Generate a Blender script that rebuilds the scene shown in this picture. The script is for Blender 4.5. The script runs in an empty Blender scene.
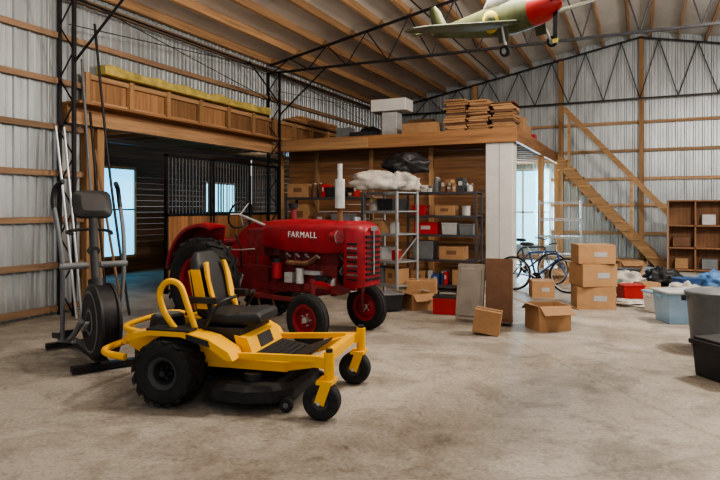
import bpy, bmesh, math, random
from mathutils import Vector, Matrix, noise, Euler
random.seed(7)
R=math.radians
YAW=R(25); CS=math.cos(YAW); SN=math.sin(YAW)
def W(l,d,z=0.0):
    return Vector((l*CS-d*SN, l*SN+d*CS, z))

# ------------------------------------------------------------------ materials
def base(name):
    m=bpy.data.materials.new(name); m.use_nodes=True
    nt=m.node_tree; b=nt.nodes['Principled BSDF']
    return m,nt,b
def mat(name,col,rough=.5,metal=0,var=.15,scale=6,bump=0.0,emit=None,es=0,alpha=1,island=0.0,stretch=(1,1,1),trans=0,bscale=None):
    m,nt,b=base(name); N=nt.nodes; L=nt.links
    tc=N.new('ShaderNodeTexCoord'); mp=N.new('ShaderNodeMapping'); mp.inputs['Scale'].default_value=stretch
    L.new(tc.outputs['Object'],mp.inputs['Vector'])
    no=N.new('ShaderNodeTexNoise'); no.inputs['Scale'].default_value=scale; no.inputs['Detail'].default_value=6
    no.inputs['Roughness'].default_value=.6
    L.new(mp.outputs[0],no.inputs['Vector'])
    rp=N.new('ShaderNodeValToRGB'); rp.color_ramp.elements[0].position=.3; rp.color_ramp.elements[1].position=.7
    lo=[max(0,c*(1-var)) for c in col]; hi=[min(1,c*(1+var)) for c in col]
    rp.color_ramp.elements[0].color=(*lo,1); rp.color_ramp.elements[1].color=(*hi,1)
    L.new(no.outputs['Fac'],rp.inputs['Fac'])
    out=rp.outputs[0]
    if island>0:
        g=N.new('ShaderNodeNewGeometry'); mr=N.new('ShaderNodeMapRange')
        mr.inputs['To Min'].default_value=1-island; mr.inputs['To Max'].default_value=1+island*.6
        L.new(g.outputs['Random Per Island'],mr.inputs['Value'])
        mx=N.new('ShaderNodeVectorMath'); mx.operation='SCALE'
        L.new(out,mx.inputs[0]); L.new(mr.outputs[0],mx.inputs['Scale']); out=mx.outputs[0]
    L.new(out,b.inputs['Base Color'])
    b.inputs['Roughness'].default_value=rough; b.inputs['Metallic'].default_value=metal
    if bump>0:
        bp=N.new('ShaderNodeBump'); bp.inputs['Strength'].default_value=bump; bp.inputs['Distance'].default_value=.02
        L.new(no.outputs['Fac'],bp.inputs['Height']); L.new(bp.outputs[0],b.inputs['Normal'])
    if emit: 
        b.inputs['Emission Color'].default_value=(*emit,1); b.inputs['Emission Strength'].default_value=es
    b.inputs['Alpha'].default_value=alpha
    if trans: b.inputs['Transmission Weight'].default_value=trans
    return m
def wood(name,col,axis,var=.35,island=.3,rough=.7):
    st={'x':(.35,7,7),'y':(7,.35,7),'z':(7,7,.35)}[axis]
    return mat(name,col,rough,0,var,2.2,.15,island=island,stretch=st)
rafY=wood('rafter_wood_y',(.46,.27,.14),'y'); rafX=wood('lumber_x',(.38,.22,.105),'x'); rafZ=wood('lumber_z',(.38,.22,.105),'z')
beamY=wood('beam_wood_y',(.27,.135,.06),'y'); beamX=wood('beam_wood_x',(.31,.155,.065),'x')
plank=wood('plank_wood',(.33,.16,.07),'x',.4,.4)
plankZ=wood('stall_plank',(.34,.16,.07),'z',.4,.45)
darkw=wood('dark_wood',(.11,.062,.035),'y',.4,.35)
ply=wood('plywood',(.33,.175,.08),'z',.4,.4)
stairw=wood('stair_wood',(.42,.25,.12),'x',.25,.2)
pantry=wood('cabinet_wood',(.26,.13,.065),'z',.3,.2)
girtm=wood('girt_wood',(.26,.165,.10),'y',.35,.3)
girtx=wood('girt_wood_x',(.40,.25,.14),'x',.35,.3)
galv=mat('galvanized_steel',(.43,.46,.475),.40,.45,.22,3,.0,stretch=(1,1,.25))
roofm=mat('roof_insulation',(.66,.635,.60),.65,0,.14,1.6,.25,stretch=(1,.4,1))
blk=mat('black_steel',(.018,.018,.022),.45,.3,.3,10)
white=mat('white_paint',(.66,.65,.62),.5,0,.08,4)
card=mat('cardboard',(.38,.215,.105),.85,0,.14,5,island=.35)
cardd=mat('cardboard_dark',(.15,.075,.042),.8,0,.2,5,island=.2)
taupe=mat('taupe_plastic',(.26,.225,.19),.6,0,.2,5)
red=mat('tractor_red',(.30,.012,.022),.42,0,.3,8)
redd=mat('tractor_red_dusty',(.18,.018,.022),.6,0,.45,12)
yel=mat('mower_yellow',(.90,.47,.010),.40,0,.05,5)
rub=mat('rubber',(.016,.016,.017),.8,0,.4,14,.1)
bpl=mat('black_plastic',(.018,.018,.02),.5,0,.25,8)
dgry=mat('dark_grey_plastic',(.05,.052,.056),.6,0,.2,8)
vin=mat('seat_vinyl',(.02,.02,.022),.55,0,.2,12,.05)
gry=mat('grey_plastic',(.16,.17,.18),.5,0,.2,6)
lgry=mat('light_grey',(.42,.43,.43),.45,0,.12,6)
chrome=mat('chrome',(.75,.75,.76),.18,1,.05,5)
alum=mat('aluminium',(.56,.58,.60),.35,.8,.1,8)
silver=mat('silver_paint',(.6,.6,.6),.4,.5,.2,10)
rack=mat('rack_steel',(.07,.07,.08),.5,.4,.2,8)
rackg=mat('rack_grey',(.30,.31,.32),.5,.3,.2,8)
insul=mat('insulation_batt',(.52,.41,.12),.95,0,.5,4,.5)
olive=mat('olive_drab',(.10,.115,.05),.6,0,.45,6)
planeg=mat('olive_grey_underside',(.10,.115,.075),.7,0,.3,4)
redp=mat('red_paint',(.42,.02,.02),.38,0,.15,5)
yelp=mat('yellow_paint',(.75,.6,.08),.45,0,.1,5)
blue=mat('blue_paint',(.03,.08,.22),.45,0,.1,5)
tote=mat('tote_blue',(.28,.44,.60),.3,0,.12,5,alpha=.8)
bagw=mat('bag_white',(.46,.43,.39),.6,0,.3,7,.3)
bagblue=mat('bag_blue',(.08,.20,.42),.5,0,.3,7,.3)
bagb=mat('bag_black',(.02,.02,.022),.45,0,.3,7,.3)
teal=mat('teal_cloth',(.03,.2,.15),.8,0,.25,6)
brass=mat('rust',(.20,.10,.05),.7,.2,.35,10)
glassb=mat('window_daylight',(.25,.6,.8),.2,0,.1,2,emit=(.10,.56,.95),es=2.3)
glassg=mat('window_daylight_pale',(.4,.65,.7),.2,0,.35,5,emit=(.26,.74,.98),es=2.2)
fillglow=mat('fill_tube_glow',(.9,.9,.9),.4,emit=(1,.95,.86),es=6)  # glow for the added fill tubes, no known lamp
letter=mat('letter_white',(.8,.8,.78),.5)

def concrete():
    m,nt,b=base('concrete_floor'); N=nt.nodes; L=nt.links
    tc=N.new('ShaderNodeTexCoord')
    def nz(s,d,r,dist=0):
        n=N.new('ShaderNodeTexNoise'); n.inputs['Scale'].default_value=s; n.inputs['Detail'].default_value=d; n.inputs['Roughness'].default_value=r; n.inputs['Distortion'].default_value=dist
        L.new(tc.outputs['Object'],n.inputs['Vector']); return n
    def ramp(n,p0,c0,p1,c1):
        r=N.new('ShaderNodeValToRGB'); e=r.color_ramp.elements
        e[0].position=p0; e[0].color=(*c0,1); e[1].position=p1; e[1].color=(*c1,1); L.new(n.outputs[0],r.inputs['Fac']); return r.outputs[0]
    def mul(a,b_,f):
        x=N.new('ShaderNodeMix'); x.data_type='RGBA'; x.blend_type='MULTIPLY'; x.inputs[0].default_value=f
        L.new(a,x.inputs[6]); L.new(b_,x.inputs[7]); return x.outputs[2]
    n1=nz(.5,6,.6); n2=nz(30,7,.75); n3=nz(1.3,9,.72,.6); n4=nz(4.0,9,.74,1.0); n5=nz(9,5,.6,.3)
    o=ramp(n1,.36,(.29,.255,.21),.62,(.45,.415,.36))
    o=mul(o,ramp(n2,.38,(.60,.58,.56),.58,(1.06,1.06,1.06)),.7)
    o=mul(o,ramp(n3,.38,(.58,.555,.53),.54,(1,1,1)),.85)
    o=mul(o,ramp(n4,.34,(.60,.57,.53),.47,(1,1,1)),.75)
    o=mul(o,ramp(n5,.29,(.45,.42,.39),.36,(1,1,1)),.7)
    v=N.new('ShaderNodeTexVoronoi'); v.feature='DISTANCE_TO_EDGE'; v.inputs['Scale'].default_value=.2
    ad=N.new('ShaderNodeMix'); ad.data_type='VECTOR'; ad.inputs[0].default_value=.25
    L.new(tc.outputs['Object'],ad.inputs[4]); L.new(n3.outputs['Color'],ad.inputs[5]); L.new(ad.outputs[1],v.inputs['Vector'])
    o=mul(o,ramp(v,.0,(.6,.58,.55),.0014,(1,1,1)),.6)
    L.new(o,b.inputs['Base Color'])
    rr_=N.new('ShaderNodeMapRange'); rr_.inputs['To Min'].default_value=.5; rr_.inputs['To Max'].default_value=.8; L.new(n4.outputs[0],rr_.inputs['Value']); L.new(rr_.outputs[0],b.inputs['Roughness'])
    bp=N.new('ShaderNodeBump'); bp.inputs['Strength'].default_value=.15; bp.inputs['Distance'].default_value=.006
    L.new(n2.outputs['Fac'],bp.inputs['Height']); L.new(bp.outputs[0],b.inputs['Normal'])
    return m
conc=concrete()

# ------------------------------------------------------------------ builder
def frm(a):
    a=Vector(a).normalized()
    t=Vector((0,0,1)) if abs(a.z)<.9 else Vector((1,0,0))
    u=t.cross(a).normalized(); w=a.cross(u).normalized()
    return a,u,w
def smoothpts(P,k=6):
    P=[Vector(p) for p in P]; out=[]
    Q=[P[0]*2-P[1]]+P+[P[-1]*2-P[-2]]
    for i in range(1,len(Q)-2):
        a,b,c,d=Q[i-1],Q[i],Q[i+1],Q[i+2]
        for j in range(k):
            t=j/k
            out.append(.5*((2*b)+(c-a)*t+(2*a-5*b+4*c-d)*t*t+(3*b-a-3*c+d)*t*t*t))
    out.append(P[-1]); return out
class B:
    def __init__(s,name): s.n=name; s.v=[]; s.f=[]; s.mi=[]; s.sm=[]; s.mats=[]
    def add(s,vs,fs,m,smooth=False):
        if m not in s.mats: s.mats.append(m)
        k=s.mats.index(m); o=len(s.v)
        s.v+= [tuple(v) for v in vs]
        for f in fs:
            s.f.append([i+o for i in f]); s.mi.append(k); s.sm.append(smooth)
        return s
    def box(s,c,z,m,rot=(0,0,0),taper=1):
        M=Euler(rot).to_matrix(); c=Vector(c); x,y,h=z[0]/2,z[1]/2,z[2]/2
        vs=[]
        for k in (-1,1):
            t=taper if k==1 else 1
            for a,b in ((-1,-1),(1,-1),(1,1),(-1,1)): vs.append(c+M@Vector((a*x*t,b*y*t,k*h)))
        return s.add(vs,[(3,2,1,0),(4,5,6,7),(0,1,5,4),(1,2,6,5),(2,3,7,6),(3,0,4,7)],m)
    def bx(s,a,b,m):
        a=Vector(a); b=Vector(b); return s.box((a+b)/2,[abs(q) for q in (b-a)],m)
    def beam(s,p,q,w,h,m):
        p=Vector(p); q=Vector(q); a,u,v=frm(q-p); vs=[]
        for e in (p,q):
            for i,j in ((-1,-1),(1,-1),(1,1),(-1,1)): vs.append(e+u*i*w/2+v*j*h/2)
        return s.add(vs,[(3,2,1,0),(4,5,6,7),(0,1,5,4),(1,2,6,5),(2,3,7,6),(3,0,4,7)],m)
    def cyl(s,p,q,r,m,r2=None,n=16,smooth=True):
        p=Vector(p); q=Vector(q); r2=r if r2 is None else r2; a,u,v=frm(q-p); vs=[]
        for e,rr in ((p,r),(q,r2)):
            for i in range(n):
                t=2*math.pi*i/n; vs.append(e+(u*math.cos(t)+v*math.sin(t))*rr)
        s.add(vs,[(i,(i+1)%n,n+(i+1)%n,n+i) for i in range(n)],m,smooth)
        vs2=vs[:]; 
        return s.add(vs2,[tuple(range(n-1,-1,-1)),tuple(range(n,2*n))],m)
    def tube(s,P,r,m,n=8,k=6,sm=True,flat=1.0):
        P=smoothpts(P,k) if sm else [Vector(p) for p in P]
        rings=[]; up=None
        for i,p in enumerate(P):
            d=(P[min(i+1,len(P)-1)]-P[max(i-1,0)]).normalized()
            if up is None: _,u,v=frm(d)
            else:
                u=(up-d*up.dot(d)).normalized(); v=d.cross(u)
            up=u; rr=r if not callable(r) else r(i/(len(P)-1))
            rings.append([p+(u*math.cos(2*math.pi*j/n)+v*math.sin(2*math.pi*j/n)*flat)*rr for j in range(n)])
        return s.loft(rings,m)
    def loft(s,rings,m,caps=True,smooth=True):
        n=len(rings[0]); vs=[v for r in rings for v in r]; fs=[]
        for i in range(len(rings)-1):
            for j in range(n): fs.append((i*n+j,i*n+(j+1)%n,(i+1)*n+(j+1)%n,(i+1)*n+j))
        s.add(vs,fs,m,smooth)
        if caps: s.add(list(rings[0]),[tuple(range(n-1,-1,-1))],m); s.add(list(rings[-1]),[tuple(range(n))],m)
        return s
    def lathe(s,prof,c,ax,m,n=32,closed=True,smooth=True):
        c=Vector(c); a,u,v=frm(ax); k=len(prof); vs=[]
        for i in range(n):
            t=2*math.pi*i/n; e=u*math.cos(t)+v*math.sin(t)
            for r,h in prof: vs.append(c+e*r+a*h)
        fs=[]
        for i in range(n):
            for j in range(k if closed else k-1):
                j2=(j+1)%k; i2=(i+1)%n
                fs.append((i*k+j,i*k+j2,i2*k+j2,i2*k+j))
        return s.add(vs,fs,m,smooth)
    def prism(s,P,vec,m):
        P=[Vector(p) for p in P]; vec=Vector(vec); n=len(P)
        vs=P+[p+vec for p in P]
        return s.add(vs,[tuple(range(n-1,-1,-1)),tuple(range(n,2*n))]+[(i,(i+1)%n,n+(i+1)%n,n+i) for i in range(n)],m)
    def blob(s,c,r,m,amp=.15,fr=3,n=32,seed=0,flatbot=True):
        c=Vector(c); vs=[]; fs=[]; k=n//2
        for i in range(k+1):
            ph=math.pi*i/k
            for j in range(n):
                t=2*math.pi*j/n
                d=Vector((math.sin(ph)*math.cos(t),math.sin(ph)*math.sin(t),math.cos(ph)))
                q=1+amp*noise.noise(d*fr+Vector((seed,seed*2,0)))*2+amp*.5*abs(noise.noise(d*fr*3+Vector((seed,0,seed))))
                p=Vector((d.x*r[0]*q,d.y*r[1]*q,d.z*r[2]*q))
                if flatbot: p.z=max(p.z,-r[2]*.75)
                vs.append(c+p)
        for i in range(k):
            for j in range(n): fs.append((i*n+j,(i+1)*n+j,(i+1)*n+(j+1)%n,i*n+(j+1)%n))
        return s.add(vs,fs,m,True)
    def wheel(s,c,ax,Rr,w,Ri,rimm,tm=None,lug=0,lh=.02,dish=.3,hub=None,lw=.03):
        tm=tm or rub; c=Vector(c); a,u,v=frm(ax); h=Rr-Ri
        s.lathe([(Ri,-w*.36),(Ri+.12*h,-w*.44),(Ri+.5*h,-w*.5),(Rr-.18*h,-w*.47),(Rr-.04*h,-w*.36),(Rr,-w*.15),(Rr,w*.15),(Rr-.04*h,w*.36),(Rr-.18*h,w*.47),(Ri+.5*h,w*.5),(Ri+.12*h,w*.44),(Ri,w*.36)],c,ax,tm,36)
        s.lathe([(Ri+.012,-w*.42),(Ri+.012,-w*.36),(Ri-.012,-w*.3),(Ri-.015,w*.3),(Ri+.012,w*.36),(Ri+.012,w*.42),(Ri-.025,w*.34),(Ri-.03,-w*.34)],c,ax,rimm,32)
        d=w*dish
        s.lathe([(0.001,-d*.3-.01),(Ri*.35,-d*.3-.01),(Ri*.6,-d-.006),(Ri-.01,-d*.2),(Ri-.01,d*.2),(Ri*.6,d*-.6+.006),(Ri*.35,d*.2),(0.001,d*.2)],c,ax,rimm,28)
        hm=hub or rimm
        s.cyl(c-a*w*.42,c+a*w*.42,Ri*.2,hm,n=14)
        for i in range(5):
            t=2*math.pi*i/5; p=c+(u*math.cos(t)+v*math.sin(t))*Ri*.38
            s.cyl(p-a*(w*.25),p+a*(w*.25),.010,hm,n=6)
        for i in range(lug):
            for sd in (-1,1):
                t=2*math.pi*(i+(.5 if sd>0 else 0))/lug
                vs=[]
                for hh,rr in ((0.03,-.006),(0.03,lh),(.49,-.006-.12*h),(.51,lh-.14*h)):
                    tt=t+hh*w*.9/Rr
                    for dt in (-lw/2/Rr,lw/2/Rr):
                        vs.append(c+(u*math.cos(tt+dt)+v*math.sin(tt+dt))*(Rr+rr)+a*sd*hh*w)
                s.add(vs,[(0,1,3,2),(4,6,7,5),(0,4,5,1),(2,3,7,6),(0,2,6,4),(1,5,7,3)],tm)
        return s
    def done(s,loc=(0,0,0),rz=0,bevel=0,parent=None,rot=None,scale=1):
        me=bpy.data.meshes.new(s.n); me.from_pydata(s.v,[],s.f)
        for m in s.mats: me.materials.append(m)
        me.polygons.foreach_set('material_index',s.mi); me.polygons.foreach_set('use_smooth',s.sm)
        bm=bmesh.new(); bm.from_mesh(me); bmesh.ops.recalc_face_normals(bm,faces=bm.faces); bm.to_mesh(me); bm.free()
        o=bpy.data.objects.new(s.n,me); bpy.context.scene.collection.objects.link(o)
        o.location=loc; o.rotation_euler=rot if rot else (0,0,rz); o.scale=(scale,)*3
        if bevel:
            md=o.modifiers.new('bevel','BEVEL'); md.width=bevel; md.segments=2; md.limit_method='ANGLE'; md.angle_limit=R(50)
        if parent: o.parent=parent
        return o

# ------------------------------------------------------------------ room
XW=8.3; YB=20.0; Y0=-3.0; EV=5.15; SL=.2; YS=17.0
def zr(x): return EV+SL*(XW-abs(x))
B('floor').bx((-14,Y0,-.2),(XW+.2,YB+.3,0),conc).done()

def corr(name,along,const,a0,a1,zb,zt,sgn,m=galv,per=.23):
    b=B(name); prof=[(0,0),(.045,0),(.065,.028),(.1,.028),(.12,0),(.175,0),(.185,.008),(.2,.008),(.21,0)]
    pts=[]; a=a0
    while a<a1:
        for p,h in prof:
            if a+p<a1: pts.append((a+p,h))
        a+=per
    pts.append((a1,0)); vs=[]
    for q,h in pts:
        for z in (zb(q),zt(q)):
            vs.append((q,const+sgn*h,z) if along=='x' else (const+sgn*h,q,z))
    fs=[(2*i,2*i+2,2*i+3,2*i+1) for i in range(len(pts)-1)]
    b.add(vs,fs,m); return b
wl=corr('wall_left','y',-XW,Y0,6.95,lambda q:0,lambda q:EV+.19,1)
w2=corr('x','y',-XW,6.95,YB,lambda q:3.0,lambda q:EV+.19,1); wl.add(w2.v,w2.f,galv); wl.done()
corr('wall_right','y',XW,Y0,YB,lambda q:0,lambda q:EV+.19,-1).done()
corr('wall_back','x',YB,-XW,XW,lambda q:0,lambda q:zr(q)+.2,-1).done()
c=B('ceiling')
for sg in (-1,1):
    xs=[0,sg*(XW+.1)]
    c.prism([(xs[0],Y0,zr(0)+.2),(xs[1],Y0,zr(xs[1])+.2),(xs[1],Y0,zr(xs[1])+.25),(xs[0],Y0,zr(0)+.25)],(0,YB-Y0+.2,0),roofm)
c.done()
p=B('ceiling_purlins')
x=.3
while x<XW:
    for sg in (-1,1): p.box((sg*x,(Y0+YB)/2,zr(x)+.10),(.06,YB-Y0-.05,.19),rafY,(0,sg*.197,0))
    x+=.72
p.done()
def truss(name,y,posts=True):
    t=B(name); s=.05
    for sg in (-1,1):
        t.beam((sg*(XW-.15),y,zr(XW-.15)-.06),(0,y,zr(0)-.06),s,s,blk)
        t.beam((sg*(XW-.15),y,4.93),(0,y,4.93),s,s,blk)
        n=8; xs=[(XW-.2)*(1-i/n) for i in range(n+1)]
        for i in range(n):
            xm=(xs[i]+xs[i+1])/2
            t.cyl((sg*xs[i],y,4.93),(sg*xm,y,zr(xm)-.06),.015,blk,n=6)
            t.cyl((sg*xm,y,zr(xm)-.06),(sg*xs[i+1],y,4.93),.015,blk,n=6)
        xa,xb=sg*(XW-.1),sg*(XW-.42)
        if posts:
            for xx in (xa,xb): t.beam((xx,y,0),(xx,y,4.95),s,s,blk)
            n=12
            for i in range(n):
                z0=4.9*i/n; z1=4.9*(i+1)/n
                t.cyl((xa if i%2 else xb,y,z0),(xb if i%2 else xa,y,z1),.013,blk,n=6)
        t.cyl((sg*(XW-.42),y,3.9),(sg*(XW-1.7),y,4.93),.02,blk,n=8)
    t.done()
for i,y in enumerate((-.2,6.5,12.3,19.75)): truss('roof_truss',y)
b=B('eave_bracing')
for y0,y1 in ((6.5,12.3),(12.3,19.75)):
    b.cyl((-8.0,y0,4.93),(-8.0,y1,4.93),.02,blk,n=6)
    b.cyl((-4.2,y0,zr(4.2)-.1),(-4.2,y1,zr(4.2)-.1),.018,blk,n=6)
    b.cyl((-7.9,y1,4.2),(-7.9,y1-1.2,4.93),.018,blk,n=6)
    b.cyl((-8.0,y0,4.5),(-8.0,y1,5.0),.008,blk,n=6); b.cyl((-8.0,y0,5.0),(-8.0,y1,4.2),.008,blk,n=6)
b.done()
g=B('trim_girts_left')
for z in (.1,.77,1.48,2.2,2.92): g.bx((-XW+.03,Y0,z-.045),(-XW+.1,6.95,z+.045),girtm)
for z in (3.64,4.35,5.02): g.bx((-XW+.03,Y0,z-.045),(-XW+.1,YB-.1,z+.045),girtm)
g.done()
g=B('trim_girts_back')
for z in (.1,.9,1.75,2.55,3.4,4.25):
    g.bx((-XW+.1,YB-.1,z-.045),(XW-.1,YB-.03,z+.045),girtx)
for xx in (-5,-2.25,.05,2.6,5): g.box((xx,YB-.17,zr(xx)/2),(.14,.14,zr(xx)),rafZ)
g.done()
b=B('trim_header_beam')
b.bx((-XW+.02,6.6,3.02),(-XW+.14,12.45,3.3),beamY)
b.bx((-XW+.14,6.6,3.0),(-XW+.19,12.45,3.2),rafY)
b.bx((-XW+.02,6.6,3.3),(-XW+.42,12.45,3.338),beamY)
b.done()
b=B('door_posts_left')
for y in (7.1,7.32): b.bx((-XW-.07,y-.07,0),(-XW+.07,y+.07,3.0),rafZ)
b.bx((-XW-.07,12.92,0),(-XW+.07,13.06,3.0),rafZ)
b.done()
b=B('ledge_panelling')
y=6.95
while y<17:
    b.bx((-XW+.1,y+.03,3.34),(-XW+.13,y+.86,3.80),ply)
    b.bx((-XW+.13,y-.05,3.34),(-XW+.21,y+.05,3.86),rafZ); y+=.92
b.bx((-XW+.13,6.95,3.76),(-XW+.19,17.2,3.84),rafY)
b.bx((-XW+.13,6.95,3.34),(-XW+.17,17.2,3.42),rafY)
b.done()
b=B('insulation_batt')
rings=[]; n=60
for k in range(n+1):
    yy=7.2+4.9*k/n; dz=.010*math.sin(k*.9)+.010*math.sin(k*.37); hh=.075+.008*math.sin(k*.55)
    rings.append([Vector((-XW+.2+px_*.11,yy,3.875+hh+pz_*hh+(dz if pz_>0 else 0))) for px_,pz_ in ((-.9,-1),(.9,-1),(1,-.8),(1,.8),(.85,1),(0,1.05),(-.85,1),(-1,.8),(-1,-.8))])
b.loft(rings,insul,smooth=False)
b.done()
b=B('lumber_stack')
for i in range(4): b.bx((-XW+.12+.01*i,12.9+i*.2,3.87+i*.05),(-XW+.32,16.4-i*.3,3.91+i*.05),rafY if i%2 else ply)
b.done()
# lean-to with stalls
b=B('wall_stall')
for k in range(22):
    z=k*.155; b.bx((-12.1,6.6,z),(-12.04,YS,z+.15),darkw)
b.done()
b=B('wall_stall_end')
for k in range(22):
    z=k*.155; b.bx((-12.0,6.55,z),(-XW-.08,6.6,z+.15),plank); b.bx((-12.0,YS,z),(-XW-.08,YS+.05,z+.15),plank)
b.done()
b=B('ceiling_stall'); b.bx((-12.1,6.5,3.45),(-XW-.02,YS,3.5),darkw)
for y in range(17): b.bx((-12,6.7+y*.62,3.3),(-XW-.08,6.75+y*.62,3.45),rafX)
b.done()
b=B('wall_stall_partition')
yy=13.0
for k in range(10): b.bx((-12,yy-.02,k*.15),(-XW-.1,yy+.03,k*.15+.145),plank)
b.bx((-12,yy-.04,1.5),(-XW-.1,yy+.05,1.56),blk)
for k in range(24): b.cyl((-11.9+k*.15,yy,1.56),(-11.9+k*.15,yy,2.5),.01,blk,n=6)
b.done()
b=B('window_1')
b.bx((-12.035,10.35,.45),(-12.02,11.75,2.65),glassb)
for yy in (10.3,11.75): b.bx((-12.04,yy,.4),(-11.98,yy+.06,2.7),rafZ)
b.bx((-12.04,10.3,2.65),(-11.98,11.8,2.72),rafZ); b.bx((-12.04,10.3,.38),(-11.98,11.8,.45),rafZ); b.bx((-12.02,10.35,1.6),(-12.0,11.75,1.64),blk)
b.done()
b=B('window_2')
b.bx((-12.035,14.6,1.45),(-12.02,16.0,2.4),glassg)
for yy in (14.55,15.3,16.0): b.bx((-12.04,yy,1.4),(-11.98,yy+.06,2.45),white)
b.bx((-12.04,14.55,2.4),(-11.98,16.06,2.46),white); b.bx((-12.04,14.55,1.38),(-11.98,16.06,1.45),white)
b.done()
b=B('stall_front')
xx=-XW
y=8.95
while y<12.8:
    b.bx((xx-.02,y,.05),(xx+.025,y+.135,1.5),plankZ); y+=.14
for y in (8.9,10.2,10.3,11.6,12.82): b.bx((xx-.03,y,0),(xx+.04,y+.05,2.7),blk)
for z in (.03,1.5,2.66): b.bx((xx-.03,8.9,z),(xx+.04,12.87,z+.05),blk)
y=9.0
while y<12.8: b.cyl((xx,y,1.5),(xx,y,2.68),.009,gry,n=6); y+=.1
b.bx((xx+.08,7.4,2.78),(xx+.12,12.8,2.86),blk)
b.done()
# loft
LX=-2.3; LY=12.5; LZ=3.3
b=B('loft_floor')
y=LY
while y<YB-.2: b.bx((-XW+.2,y,LZ-.04),(LX,min(y+.18,YB-.15),LZ),plank); y+=.185
for k in range(12):
    y=LY+.15+k*.62
    b.bx((-XW+.2,y,LZ-.24),(LX-.04,y+.045,LZ-.04),rafX)
b.bx((-XW+.2,LY-.05,LZ-.28),(LX+.02,LY,LZ+.01),beamX)
b.bx((-XW+.2,LY-.07,LZ-.26),(-5.6,LY-.05,LZ-.03),rafX)
b.bx((LX-.02,LY,LZ-.28),(LX+.04,YB-.2,LZ+.01),beamY)
b.done()
b=B('wall_loft_planks')
z=0
while z<3.0: b.bx((-XW+.1,13.25,z),(-2.95,13.3,z+.17),plank); z+=.175
for xx in (-7.4,-5.9,-4.4,-3.0): b.bx((xx,13.17,0),(xx+.1,13.25,3.05),rafZ)
b.done()
b=B('support_column')
b.bx((-2.93,12.52,0),(-2.37,12.95,3.02),white); b.bx((-2.95,12.5,0),(-2.35,12.53,.14),white); b.bx((-2.65,12.51,.14),(-2.63,12.53,3.02),lgry)
b.done(bevel=.01)
b=B('loft_posts')
for y in (16.2,19.5): b.bx((LX-.12,y,0),(LX+.02,y+.14,3.05),rafZ)
b.done()
b=B('window_3')
X0,X1=-4.3,-2.62
b.bx((X0,YB-.13,.5),(X1,YB-.11,2.85),glassg)
for xx in (X0-.04,(X0+X1)/2,X1): b.bx((xx,YB-.16,.45),(xx+.06,YB-.1,2.9),white)
for z in (.45,1.5,2.88): b.bx((X0,YB-.16,z),(X1,YB-.1,z+.05),white)
b.done()
# stairs
b=B('staircase')
n=13; x0,z0=-2.22,LZ; x1=.65; ya,yb=18.75,19.6
for k in range(n):
    t=(k+1)/n; xx=x0+(x1-x0)*t; zz=z0*(1-t)+.02
    if zz<.1: break
    b.bx((xx-.27,ya-.05,zz-.03),(xx+.03,yb,zz+.03),stairw)
    b.bx((xx-.24,ya+.04,zz-.25),(xx-.22,yb,zz-.03),beamX)
for y in (ya,yb):
    b.prism([(x0,y,z0),(x0,y,z0-.42),(x1-.25,y,0),(x1+.12,y,0)],(0,.05,0),stairw)
b.beam((-2.05,ya-.02,4.62),(1.62,ya-.02,.5),.045,.15,stairw)
for t in (.04,.5,.8):
    xx=-2.05+3.67*t; zt=4.62-4.12*t; zb=max(0,z0*(1-(xx-x0)/(x1-x0))-.2)
    if xx>x1: zb=0
    b.box((xx,ya,(zt+zb)/2),(.08,.05,zt-zb),stairw)
b.bx((1.55,ya-.04,0),(1.65,ya+.05,.6),stairw)
b.done()

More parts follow.
